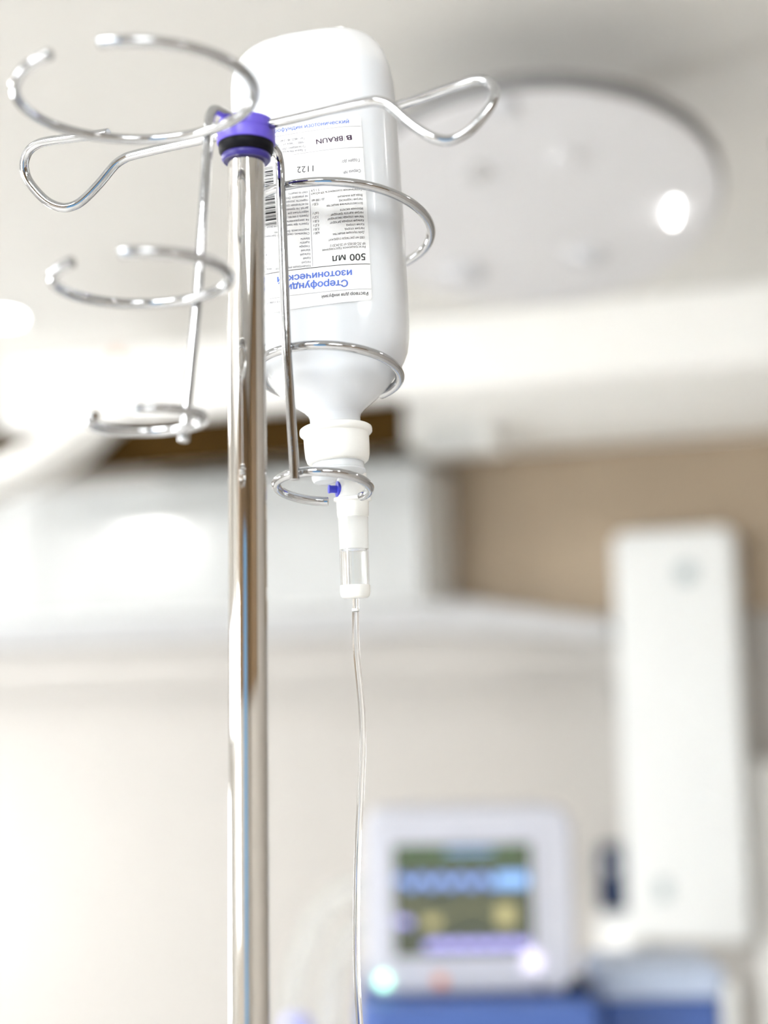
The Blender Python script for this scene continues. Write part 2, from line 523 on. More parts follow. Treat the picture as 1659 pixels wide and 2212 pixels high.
tag(build('lamp_glint', bm, M['lamp_glint'], lampt), 'small oval glowing piece standing for a glint on the rim')

# ------------------------------------------------------------------ lamp arm hanging from the bulkhead, far left
joint = on_plane(212, 918, (0, 0, ZS), UP)
jd = (joint - CAM).dot(FW)
pts = smooth_path([W(-260, 1160, jd - 0.42), W(-60, 1070, jd - 0.28), W(50, 1018, jd - 0.18), W(125, 978, jd - 0.09), W(178, 945, jd - 0.03), joint + UP * 0.004], 8)
arm = empty('lamp_arm', joint, 'white bent lamp arm under the bulkhead at the far left', 'lamp arm')
build('arm_tube', tube(NB(), pts, 0.052, 24), M['soffit'], arm)
build('flange', lathe(NB(), [(0, -0.02), (0.055, -0.02), (0.06, -0.014), (0.06, 0.0), (0, 0.0)], joint, UP), M['soffit'], arm)

# small orange sensor on the bulkhead edge
c = on_y(250, 772, YS - 0.01)
s = build('sensor', lathe(NB(), [(0, 0), (0.012, 0), (0.012, 0.008), (0.008, 0.012), (0, 0.013)], c + Vector((0, 0.01, 0)), Vector((0, -1, 0)), 24), M['orange'], origin=c)
tag(s, 'tiny orange sensor on the upper edge of the white bulkhead', 'sensor')

# square spotlight box on the bulkhead underside
a = on_plane(905, 930, (0, 0, ZS), UP); b = on_plane(1085, 925, (0, 0, ZS), UP)
c = (a + b) / 2
sp = empty('spotlight_box', Vector((c.x, c.y, ZS)), 'pale square fitting under the white bulkhead right of the bottle', 'light fitting')
build('housing', box(NB(), (abs(b.x - a.x) * 0.95, 0.16, 0.05), (c.x, c.y, ZS - 0.026), 0.008), M['white'], sp)
for s_ in (-1, 1):
    build('end_cap', box(NB(), (0.03, 0.165, 0.055), (c.x + s_ * (b.x - a.x) * 0.42, c.y, ZS - 0.028), 0.006), M['soffit'], sp)

# ------------------------------------------------------------------ glossy wall cabinet
def wall_box(px0, py0, px1, py1, yfront):
    p, q = on_y(px0, (py0 + py1) / 2, yfront), on_y(px1, (py0 + py1) / 2, yfront)
    zt_, zb_ = on_y((px0 + px1) / 2, py0, yfront).z, on_y((px0 + px1) / 2, py1, yfront).z
    return p.x, q.x, zb_, zt_
x0, x1, zb, zt = wall_box(-260, 1040, 912, 1322, fy)
cab = empty('wall_cabinet', ((x0 + x1) / 2, YB - 0.02, zb), 'long glossy white wall cabinet behind the pole', 'cabinet')
build('body', box(NB(), (x1 - x0, YB - fy - 0.045, zt - zb), ((x0 + x1) / 2, (YB - 0.02 + fy + 0.022) / 2, (zt + zb) / 2), 0.004), M['white'], cab)
nd = 3
for k in range(nd):
    w = (x1 - x0) / nd
    build('door', box(NB(), (w - 0.004, 0.02, zt - zb), (x0 + w * (k + 0.5), fy + 0.01, (zt + zb) / 2), 0.003), M['cabinet'], cab)

# ------------------------------------------------------------------ pale wall trunking with a tapered end
yt = YB - 0.09
x0, x1, zb, zt = wall_box(-260, 1284, 1318, 1372, yt)
zt1 = on_y(930, 1284, yt).z; zb1 = on_y(930, 1362, yt).z
zt2 = on_y(1325, 1338, yt).z; zb2 = on_y(1325, 1376, yt).z
xm = on_y(930, 1320, yt).x
bm = NB()
prof = []
for x, zl, zh in ((x0, zb1, zt1), (xm, zb1, zt1), (x1 - 0.02, zb2, zt2), (x1, zb2 + 0.006, zt2 - 0.006)):
    prof.append([bm.verts.new((x, y_, z_)) for y_, z_ in ((yt, zl), (yt, zh), (YB - 0.02, zh), (YB - 0.02, zl))])
for p, q_ in zip(prof, prof[1:]):
    for k in range(4):
        bm.faces.new((p[k], p[(k + 1) % 4], q_[(k + 1) % 4], q_[k]))
bm.faces.new(prof[0]); bm.faces.new(prof[-1])
t = build('wall_trunking', bm, M['grey'], smooth=False, origin=((x0 + x1) / 2, YB - 0.02, zb1))
tag(t, 'pale grey service trunking along the back wall, ending in a taper', 'trunking')

# low bumper rail
x0, x1, zb, zt = wall_box(-260, 1500, 1330, 1535, YB - 0.03)
rail = build('bumper_rail', box(NB(), (x1 - x0, 0.03, zt - zb), ((x0 + x1) / 2, YB - 0.015, (zt + zb) / 2), 0.006), M['wall'], origin=((x0 + x1) / 2, YB, zb))
tag(rail, 'thin beige bumper rail along the wall below the trunking', 'rail')

# ------------------------------------------------------------------ tall air recirculator on the wall
yf = YB - 0.16
x0, x1, zb, zt = wall_box(1337, 1140, 1607, 2038, yf)
cx, cz = (x0 + x1) / 2, (zb + zt) / 2
rec = empty('air_purifier', (cx, YB, zb), 'tall white wall-mounted air purifier at the right', 'air purifier')
build('casing', rounded_slab(NB(), x1 - x0, zt - zb, 0.14, 0.035, (cx, YB - 0.09, cz), Vector((1, 0, 0)), Vector((0, 1, 0)), UP, 0.02), M['white'], rec)
build('mounting_plate', box(NB(), ((x1 - x0) * 0.6, 0.03, (zt - zb) * 0.8), (cx, YB - 0.012, cz), 0.003), M['grey'], rec)
c = on_y(1482, 1238, yf)
build('vent', lathe(NB(), [(0, 0.0), (0.026, 0.0), (0.026, 0.003), (0.016, 0.004), (0.0, 0.002)], c + Vector((0, 0.001, 0)), Vector((0, -1, 0)), 24), M['vent_grey'], rec)
c = on_y(1434, 1922, yf)
build('display', box(NB(), (0.034, 0.006, 0.05), c, 0.002), M['vent_grey'], rec)

# dark hand unit on a bracket and the socket box below it
yq = YB - 0.10
c = on_y(1325, 1895, yq)
hs = empty('handset', (c.x, YB, c.z), 'small dark blue hand unit on the wall left of the air purifier', 'handset')
build('grip', rounded_slab(NB(), 0.074, 0.165, 0.035, 0.022, c, Vector((1, 0, 0)), Vector((0, 1, 0)), UP, 0.008), M['navy'], hs)
build('button', box(NB(), (0.02, 0.006, 0.03), c + Vector((0, -0.019, 0.03)), 0.002), M['lens_grey'], hs)
build('bracket', box(NB(), (0.03, 0.085, 0.05), c + Vector((0, 0.058, -0.01)), 0.004), M['rubber'], hs)
yq = YB - 0.07
c = on_y(1335, 2030, yq)
so = empty('socket_box', (c.x, YB, c.z), 'small white socket box on the wall below the dark hand unit', 'socket box')
build('housing', rounded_slab(NB(), 0.105, 0.13, 0.07, 0.02, (c.x, YB - 0.035, c.z), Vector((1, 0, 0)), Vector((0, 1, 0)), UP, 0.01), M['white'], so)
build('cover', rounded_slab(NB(), 0.075, 0.08, 0.01, 0.012, (c.x, YB - 0.073, c.z), Vector((1, 0, 0)), Vector((0, 1, 0)), UP, 0.003), M['frame'], so)
c = on_y(1558, 2190, yq)
jb = empty('junction_box', (c.x, YB, c.z), 'cream box on the wall at the lower right, under the air purifier', 'junction box')
build('housing', rounded_slab(NB(), 0.09, 0.15, 0.07, 0.02, (c.x, YB - 0.035, c.z), Vector((1, 0, 0)), Vector((0, 1, 0)), UP, 0.01), M['soffit'], jb)
build('cover', rounded_slab(NB(), 0.06, 0.09, 0.01, 0.012, (c.x, YB - 0.073, c.z), Vector((1, 0, 0)), Vector((0, 1, 0)), UP, 0.003), M['white'], jb)
# light door-frame post at the right
x0, x1, zb, zt = wall_box(1642, 1850, 1700, 2200, YB - 0.04)
struct('trim_4', box(NB(), (x1 - x0, 0.04, 1.45), ((x0 + x1) / 2, YB - 0.02, 0.725), 0.005), M['soffit'])

# ------------------------------------------------------------------ monitor cart
MD = 2.30
mc = W(1017, 1945, MD)
X, Y, Z = RT, HD, UP
pxm = MD / FPX
mw, mh = 452 * pxm, 394 * pxm
mb = Vector((mc.x, mc.y, mc.z - mh / 2)) + Y * 0.07
mon = empty('patient_monitor', mb, 'white patient monitor with a lit colour screen on the blue cart', 'monitor')
build('case', rounded_slab(NB(), mw, mh, 0.13, 0.032, mc + Y * 0.065, X, Y, Z, 0.014), M['monitor'], mon)
def on_mon(px, py):
    return on_plane(px, py, mc, HD)
sc_c = on_mon(1001, 1943)
sw, sh = 300 * pxm, 236 * pxm
bm = NB()
for s_ in (-1, 1):
    box(bm, (sw + 0.024, 0.006, 0.012), sc_c + Z * (s_ * (sh / 2 + 0.006)) - Y * 0.001, 0.002, X=X, Y=Y, Z=Z)
    box(bm, (0.012, 0.006, sh), sc_c + X * (s_ * (sw / 2 + 0.006)) - Y * 0.001, 0.002, X=X, Y=Y, Z=Z)
build('bezel', bm, M['monitor'], mon)
scr = build('screen', box(NB(), (sw, 0.006, sh), sc_c, 0.0, X=X, Y=Y, Z=Z), M['screen'], mon, False)
def trace(fn, z0, u0, u1, r, key, n=90):
    pts = []
    for k in range(n + 1):
        u = u0 + (u1 - u0) * k / n
        pts.append(sc_c + X * ((u - 0.5) * sw) + Z * ((0.5 - z0) * sh + fn(u) * sh) - Y * 0.0035)
    build('waveform', tube(NB(), pts, r, 8), M[key], scr)
def ecg(u):
    t = (u * 7) % 1
    return 0.055 * math.exp(-((t - 0.4) / 0.03) ** 2) - 0.02 * math.exp(-((t - 0.47) / 0.03) ** 2) + 0.012 * math.exp(-((t - 0.65) / 0.07) ** 2)
def pleth(u):
    t = (u * 7) % 1
    return 0.07 * math.sin(math.pi * t) ** 2 + 0.02 * math.sin(2 * math.pi * t)
def resp(u):
    return 0.04 * math.sin(u * 14)
trace(ecg, 0.10, 0.03, 0.95, 0.0012, 'tr_green', 160)
trace(pleth, 0.37, 0.02, 0.72, 0.0048, 'tr_blue', 120)
trace(resp, 0.60, 0.04, 0.72, 0.0010, 'tr_yellow')
trace(lambda u: 0.03 * abs(math.sin(u * 24)), 0.92, 0.22, 0.97, 0.0062, 'tr_lilac')
trace(lambda u: 0.02 * math.sin(u * 30), 0.70, 0.01, 0.12, 0.0050, 'tr_lilac', 20)
def field(u, v, w, hgt, key):
    build('value_field', rounded_slab(NB(), w * sw, hgt * sh, 0.003, 0.004, sc_c + X * ((u - 0.5) * sw) + Z * ((0.5 - v) * sh) - Y * 0.004, X, Y, Z, 0.001), M[key], scr)
field(0.85, 0.33, 0.24, 0.13, 'tr_sky')
field(0.80, 0.64, 0.13, 0.19, 'tr_yellow')
field(0.27, 0.70, 0.12, 0.10, 'tr_yellow')
field(0.55, 0.06, 0.35, 0.03, 'tr_blue')
def mon_part(name, px, py, rr, key, prof=None):
    c = on_mon(px, py) - Y * 0.001
    return build(name, lathe(NB(), [(0, 0.006), (rr * 0.8, 0.005), (rr, 0.002), (rr, -0.002), (0, -0.002)], c, -Y, 24), M[key], mon)
tag(mon_part('power_light', 828, 2119, 0.0085, 'led_green'), 'glowing green indicator light')
tag(mon_part('alarm_button', 952, 2120, 0.010, 'orange'), 'pale orange button')
for px in (1008, 1042, 1076, 1110, 1144):
    mon_part('key', px, 2124, 0.0052, 'lens_grey')
tag(mon_part('key', 1168, 2128, 0.005, 'rubber'), 'dark round key')
tag(mon_part('rotary_knob', 1150, 2074, 0.016, 'led_lilac'), 'glowing lilac rotary knob')

# the cart
ct = on_mon(1017, 2146)
zc = ct.z - 0.004
cart = empty('equipment_cart', Vector((ct.x, ct.y, 0)) + Y * 0.15, 'blue-topped equipment cart carrying the patient monitor', 'cart')
def cpt(u, v, z):                                    # u to the right, v away from the viewer, from the monitor's front
    return Vector((ct.x, ct.y, 0)) + X * u + Y * v + Z * z
build('cart_top', rounded_slab(NB(), 0.36, 0.46, 0.085, 0.03, cpt(0.012, 0.17, zc - 0.0425), X, Z, Y, 0.012), M['cart_blue'], cart)
build('front_panel', box(NB(), (0.30, 0.02, 0.24), cpt(0.0, -0.03, zc - 0.21), 0.006, X=X, Y=Y, Z=Z), M['white'], cart)
build('body', box(NB(), (0.34, 0.38, 0.80), cpt(0.012, 0.17, zc - 0.486), 0.012, X=X, Y=Y, Z=Z), M['pale_blue'], cart)
for su in (-1, 1):
    for sv in (-1, 1):
        p = cpt(0.012 + su * 0.14, 0.17 + sv * 0.16, 0)
        hgt = zc - 0.886
        bm = NB(); tube(bm, [p + Z * 0.05, p + Z * hgt], 0.012)
        lathe(bm, [(0, -0.012), (0.035, -0.012), (0.04, -0.006), (0.04, 0.006), (0.035, 0.012), (0, 0.012)], p + Z * 0.04, X, 24)
        build('caster', bm, M['rubber'], cart)
# pale blue tray unit on the right of the cart
tr = empty('side_tray', cpt(0.27, 0.25, zc - 0.11), 'pale blue tray box fixed to the right side of the blue cart', 'tray')
build('tray_body', rounded_slab(NB(), 0.19, 0.20, 0.09, 0.02, cpt(0.305, 0.21, zc - 0.072), X, Z, Y, 0.008), M['cart_blue'], tr)
build('tray_lid', rounded_slab(NB(), 0.20, 0.22, 0.045, 0.02, cpt(0.305, 0.21, zc - 0.004), X, Z, Y, 0.008), M['pale_blue'], tr)
p = on_mon(1246, 2141)
lt = empty('cable_clip', p, 'small navy clip at the lower right corner of the monitor', 'clip')
build('clip_body', rounded_slab(NB(), 0.034, 0.02, 0.03, 0.006, p, X, Y, Z, 0.003), M['navy'], lt)
build('clip_jaw', box(NB(), (0.016, 0.02, 0.012), p + Z * 0.013 + X * 0.004, 0.003, X=X, Y=Y, Z=Z), M['rubber'], lt)

# ribbed breathing hoses left of the monitor
def hose(ctrl, r, label):
    pts = smooth_path(ctrl, 26)
    rs = [r * (1.0 + 0.10 * math.sin(k * 1.6)) for k in range(len(pts))]
    o = build('breathing_hose', tube(NB(), pts, rs, 16), M['hose'], origin=pts[-1])
    return tag(o, label, 'hose', 'ribbed hoses beside the monitor')
hose([W(850, 1905, 2.5), W(770, 1915, 2.44), W(700, 1965, 2.42), W(655, 2060, 2.40), W(632, 2150, 2.38), W(622, 2300, 2.36), W(640, 2600, 2.34)], 0.017, 'outer pale green ribbed hose curving left of the monitor')
hose([W(850, 1990, 2.5), W(780, 2005, 2.44), W(735, 2060, 2.42), W(712, 2140, 2.41), W(706, 2300, 2.38), W(715, 2600, 2.36)], 0.016, 'inner pale green ribbed hose close to the monitor')
c = W(640, 2212, 2.30)
hc = build('hose_connector', lathe(NB(), [(0, -0.02), (0.02, -0.02), (0.022, 0.0), (0.017, 0.012), (0, 0.014)], c, UP, 24), M['lilac'], origin=c)
tag(hc, 'lilac connector at the bottom edge, left of the clear tube', 'connector')

# ================================================================== THE INFUSION STAND
PX_, PY_ = -0.3075, 0.6859
AZ = math.radians(62.74)
DR = RT * math.cos(AZ) + HD * math.sin(AZ)              # towards the loaded bottle holder
HK = RT * math.sin(AZ) - HD * math.cos(AZ)              # towards the right-hand hook
stand = empty('infusion_stand', (PX_, PY_, 0), 'chrome infusion stand with purple collar, two hooks and two wire holders', 'infusion stand')
O = Vector((PX_, PY_, 0))
ZK = 1.8545
RP = 0.0095
build('pole', lathe(NB(), [(RP, 0.12), (RP, 1.84)], O, UP, 96), M['chrome'], stand)
# purple collar: body, then recess and lip coloured dark for shade
build('collar', lathe(NB(), [(0.0130, 1.8462), (0.0146, 1.8462), (0.0150, 1.8468), (0.0150, 1.8515), (0.0146, 1.8522), (0.0146, 1.8528), (0.0150, 1.8535), (0.0149, 1.8568), (0.0138, 1.8585), (0.010, 1.8594), (0, 1.8596)], O, UP, 72), M['purple'], stand)
tag(build('collar_shade', lathe(NB(), [(0.0098, 1.8405), (0.0126, 1.8405), (0.0138, 1.8418), (0.0142, 1.8440), (0.0140, 1.8466), (0.0098, 1.8466)], O, UP, 72), M['band'], stand), 'black ring for the shade under the purple collar')
build('collar_lip', lathe(NB(), [(0.0097, 1.8375), (0.0116, 1.8370), (0.0126, 1.8382), (0.0126, 1.8400), (0.0118, 1.8412), (0.0098, 1.8412)], O, UP, 72), M['shaded_purple'], stand)
WR = 0.00255
for s in (1, -1):
    base = O + Vector((0, 0, ZK))
    ctrl = [(0.011, 0, 0), (0.030, 0, 0), (0.050, 0, 0.0002), (0.071, 0, 0.0), (0.0775, 0.0005, -0.0012), (0.083, 0.0015, -0.0045), (0.0905, 0.003, -0.0125), (0.0985, 0.0045, -0.0197),
            (0.1045, 0.006, -0.0235), (0.111, 0.0085, -0.0247), (0.1185, 0.011, -0.0215), (0.125, 0.0135, -0.0150), (0.130, 0.016, -0.0070), (0.1305, 0.018, 0.0005), (0.1262, 0.0195, 0.0062), (0.119, 0.0206, 0.0085), (0.110, 0.0213, 0.0083), (0.097, 0.0217, 0.0070), (0.083, 0.022, 0.0056), (0.071, 0.0222, 0.0045)]
    pts = smooth_path([base + HK * (s * a) + DR * (s * b) + UP * c for a, b, c in ctrl], 8)
    build('hook', tube(NB(), pts, WR), M['chrome_wire'], stand)

RA, RR, RZ = 0.0942, (0.05405, 0.0392, 0.0249), (1.8394, 1.7518, 1.6871)
def holder(s, droop, roll):
    n = UP.cross(DR * s)
    def L(a, q, z):
        hh = z - 1.853
        ct_, st_ = math.cos(droop), math.sin(droop)
        h2 = hh * ct_ - (a - 0.02) * st_
        s2 = 0.02 + (a - 0.02) * ct_ + hh * st_
        cr, sr = math.cos(roll), math.sin(roll)
        return O + DR * (s * s2) + n * (q * cr + h2 * sr) + UP * (1.853 + h2 * cr - q * sr)
    wire = []
    for R_, z in zip(RR, RZ):
        wire.append((RA - R_ - 2 * WR + 0.0004, 0, z))
    (a0, _, z0), (a1, _, z1), (a2, _, z2) = wire
    top = z0 + 0.0155
    ctrl = [(0.011, 0, top + 0.0005), (0.016, 0, top + 0.0010), (a0 - 0.0075, 0, top), (a0 - 0.0030, 0, top - 0.0035), (a0 - 0.001, 0, top - 0.009), (a0, 0, z0)]
    pts = smooth_path([L(*c) for c in ctrl], 8)
    for k in range(1, 9):
        pts.append(L(a0 + (a1 - a0) * k / 8, 0, z0 + (z1 - z0) * k / 8))
    for k in range(1, 9):
        pts.append(L(a1 + (a2 - a1) * k / 8, 0, z1 + (z2 - z1) * k / 8))
    pts.append(L(a2 + 0.0008, 0, z2 - 0.005))
    w = build('bottle_holder', tube(NB(), pts, WR), M['chrome_wire'], stand)
    for R_, z in zip(RR, RZ):
        half = math.asin(min(0.9, (0.0215 if R_ < 0.03 else 0.0245) / 2 / R_))
        off = math.radians(-2.0 if s > 0 else {0: 7.0, 1: 5.0, 2: 0.0}[RR.index(R_)])
        ang = [half + off + (2 * math.pi - 2 * half) * k / 96 for k in range(97)]
        rp = [L(RA + R_ * math.cos(a), R_ * math.sin(a), z) for a in ang]
        build('ring', tube(NB(), rp, WR), M['chrome_wire'], w)
holder(1, math.radians(9.86), math.radians(2.0))
holder(-1, math.radians(0.84), math.radians(-1.8))
# foot of the stand on the floor
build('hub', lathe(NB(), [(0, 0.09), (0.03, 0.09), (0.034, 0.1), (0.034, 0.15), (0.022, 0.165), (0, 0.166)], O, UP, 32), M['chrome'], stand)
for k in range(5):
    a = 2 * math.pi * k / 5 + 0.4
    d = Vector((math.cos(a), math.sin(a), 0))
    lg = build('leg', tube(NB(), [O + d * 0.02 + UP * 0.12, O + d * 0.15 + UP * 0.105, O + d * 0.30 + UP * 0.085], 0.012), M['chrome'], stand)
    t_ = Vector((-d.y, d.x, 0))
    bm = lathe(NB(), [(0, -0.012), (0.028, -0.012), (0.033, -0.006), (0.033, 0.006), (0.028, 0.012), (0, 0.012)], O + d * 0.31 + UP * 0.033, t_, 24)
    tube(bm, [O + d * 0.29 + UP * 0.09, O + d * 0.30 + UP * 0.05], 0.008)
    build('caster', bm, M['rubber'], lg)

# ================================================================== THE BOTTLE
Pc, Pt = W(726, 938, 0.838), W(667, 70, 0.886)
EZ = (Pt - Pc).normalized()
psi = math.radians(11)
ex0 = RT * math.cos(psi) - HD * math.sin(psi)
EX = (ex0 - EZ * ex0.dot(EZ)).normalized()
EY = EZ.cross(EX)
BA, BB, BN = 0.0458, 0.031, 3.0
def BL(x, y, z):
    return Pc + EX * x + EY * y + EZ * z
bottle = empty('infusion_bottle', Pc, 'upside-down milky white infusion bottle with printed label in the wire holder', 'bottle')
# (height, half width, half depth, roundness exponent)
PROF = [(0.0030, 0.0138, 0.0138, 2), (0.0090, 0.0139, 0.0139, 2), (0.0112, 0.0146, 0.0146, 2), (0.0140, 0.0172, 0.0168, 2), (0.0193, 0.0243, 0.0205, 2.1), (0.0233, 0.0286, 0.0230, 2.2), (0.0286, 0.0332, 0.0258, 2.4),
        (0.0339, 0.0368, 0.0278, 2.6), (0.0393, 0.0402, 0.0292, 2.7), (0.0446, 0.0424, 0.0300, 2.8), (0.0526, 0.0438, 0.0306, 2.9), (0.0634, 0.0445, 0.0309, 3), (0.0907, 0.0452, 0.031, 3), (0.1182, 0.0458, 0.031, 3),
        (0.1602, 0.0463, 0.031, 3), (0.1944, 0.0466, 0.031, 3), (0.2059, 0.0463, 0.0308, 3), (0.2140, 0.0452, 0.0300, 3), (0.2200, 0.0432, 0.0284, 2.9), (0.2250, 0.0402, 0.0258, 2.8), (0.2290, 0.0362, 0.0226, 2.7),
        (0.2315, 0.0325, 0.0196, 2.6), (0.2330, 0.026, 0.0155, 2.5), (0.2338, 0.016, 0.010, 2.3)]
def oval_body(prof, seg=96, inset=0.0, ztop=None):
    bm = NB()
    rings = []
    for z, a, b, n in prof:
        ring = []
        for k in range(seg):
            t = 2 * math.pi * k / seg
            c_, s_ = math.cos(t), math.sin(t)
            e = 2.0 / n
            ring.append(bm.verts.new(BL(math.copysign(abs(c_) ** e, c_) * (a - inset), math.copysign(abs(s_) ** e, s_) * (b - inset), z)))
        rings.append(ring)
    for p, q in zip(rings, rings[1:]):
        for k in range(seg):
            bm.faces.new((p[k], p[(k + 1) % seg], q[(k + 1) % seg], q[k]))
    bm.faces.new(list(reversed(rings[0])))
    bm.faces.new(rings[-1])
    if ztop is not None:                                  # liquid: cut level with the horizon
        g = bmesh.ops.bisect_plane(bm, geom=bm.verts[:] + bm.edges[:] + bm.faces[:], plane_co=ztop, plane_no=UP, clear_outer=True)
        ed = [e_ for e_ in g['geom_cut'] if isinstance(e_, bmesh.types.BMEdge)]
        bmesh.ops.contextual_create(bm, geom=ed)
    return bm
def dense(prof, step=0.004):
    out = []
    for (z0, a0, b0, n0), (z1, a1, b1, n1) in zip(prof, prof[1:]):
        k = max(1, int((z1 - z0) / step))
        for i in range(k):
            t = i / k
            out.append((z0 + (z1 - z0) * t, a0 + (a1 - a0) * t, b0 + (b1 - b0) * t, n0 + (n1 - n0) * t))
    return out + [prof[-1]]
build('bottle_body', oval_body(dense(PROF)), M['bottle'], bottle)
lv = BL(0, -0.031, 0.2105)
build('solution', oval_body(dense(PROF), inset=0.0012, ztop=lv), M['saline'], bottle)
# moulded hanging tab on the bottle's end
build('base_tab', rounded_slab(NB(), 0.034, 0.007, 0.014, 0.003, BL(0.006, 0.0, 0.2350), EX, EY, EZ, 0.002), M['cap'], bottle)
# cap and grey stopper
build('bottle_cap', lathe(NB(), [(0.0139, 0.0040), (0.0190, 0.0034), (0.0198, 0.0028), (0.0200, 0.0018), (0.0199, 0.0004), (0.0190, -0.0006), (0.0182, -0.0010), (0.0180, -0.0020), (0.0179, -0.0080), (0.0176, -0.0125), (0.0168, -0.0155), (0.0150, -0.0170), (0, -0.0172)], Pc, EZ, 64, xdir=EX), M['cap'], bottle)
build('stopper', lathe(NB(), [(0.0142, -0.0165), (0.0142, -0.0205), (0.0149, -0.0209), (0.0149, -0.0218), (0.0120, -0.0226), (0, -0.0228)], Pc, EZ, 48, xdir=EX), M['stopper'], bottle)
build('port_cover', lathe(NB(), [(0.0068, 0.0), (0.0070, -0.003), (0.0060, -0.0050), (0.0035, -0.0058), (0, -0.0060)], BL(-0.0072, -0.004, -0.0222), EZ, 32), M['stopper'], bottle)

# ---- label: mapped on the bottle's front by arc length
ARC = [(0.0, 0.0)]
N_ = 2500
def fy_(x):
    return -BB * (1 - abs(x / BA) ** BN) ** (1 / BN)
acc, px_, py_ = 0.0, 0.0, fy_(0)
ARC = [(0.0, 0.0, fy_(0))]
for i in range(1, N_ + 1):
    x_ = BA * 0.9999 * i / N_
    y_ = fy_(x_)
    acc += math.hypot(x_ - px_, y_ - py_)
    ARC.append((acc, x_, y_)); px_, py_ = x_, y_
def half_at(z):
    for (z0, a0, b0, n0), (z1, a1, b1, n1) in zip(PROF, PROF[1:]):
        if z0 <= z <= z1:
            t = (z - z0) / (z1 - z0)
            return a0 + (a1 - a0) * t
    return BA
def on_bottle(u, t, lift=0.0):
    """label coordinates in mm (arc from the front's middle, height) -> world"""
    s_ = min(abs(u) / 1000.0, ARC[-1][0] * 0.999)
    lo, hi = 0, N_
    while hi - lo > 1:
        mid = (lo + hi) // 2
        if ARC[mid][0] <= s_: lo = mid
        else: hi = mid
    f = (s_ - ARC[lo][0]) / (ARC[hi][0] - ARC[lo][0])
    x_ = ARC[lo][1] + (ARC[hi][1] - ARC[lo][1]) * f
    y_ = ARC[lo][2] + (ARC[hi][2] - ARC[lo][2]) * f
    nx, ny = (x_ / BA) ** (BN - 1) / BA, -(abs(y_) / BB) ** (BN - 1) / BB
    nl = math.hypot(nx, ny)
    sg = 1 if u >= 0 else -1
    k = half_at(t / 1000.0) / BA
    return BL(sg * (x_ * k + nx / nl * lift), y_ + ny / nl * lift, t / 1000.0)

U1_, U2_, T1_, T2_ = -33.5, 31.8, 63.8, 171.6
bm = NB()
nu, nv, cr_ = 48, 60, 2.5
grid = []
for j in range(nv + 1):
    row = []
    for i in range(nu + 1):
        u = U1_ + (U2_ - U1_) * i / nu
        t = T1_ + (T2_ - T1_) * j / nv
        # rounded corners
        du = max(0, cr_ - min(u - U1_, U2_ - u)); dt = max(0, cr_ - min(t - T1_, T2_ - t))
        m_ = math.hypot(du, dt)
        if m_ > cr_:
            u += math.copysign(du * (1 - cr_ / m_), -(u - (U1_ + U2_) / 2)); t += math.copysign(dt * (1 - cr_ / m_), -(t - (T1_ + T2_) / 2))
        row.append(bm.verts.new(on_bottle(u, t, 0.00022)))
    grid.append(row)
for j in range(nv):
    for i in range(nu):
        bm.faces.new((grid[j][i], grid[j][i + 1], grid[j + 1][i + 1], grid[j + 1][i]))
label = build('label', bm, M['paper'], bottle)

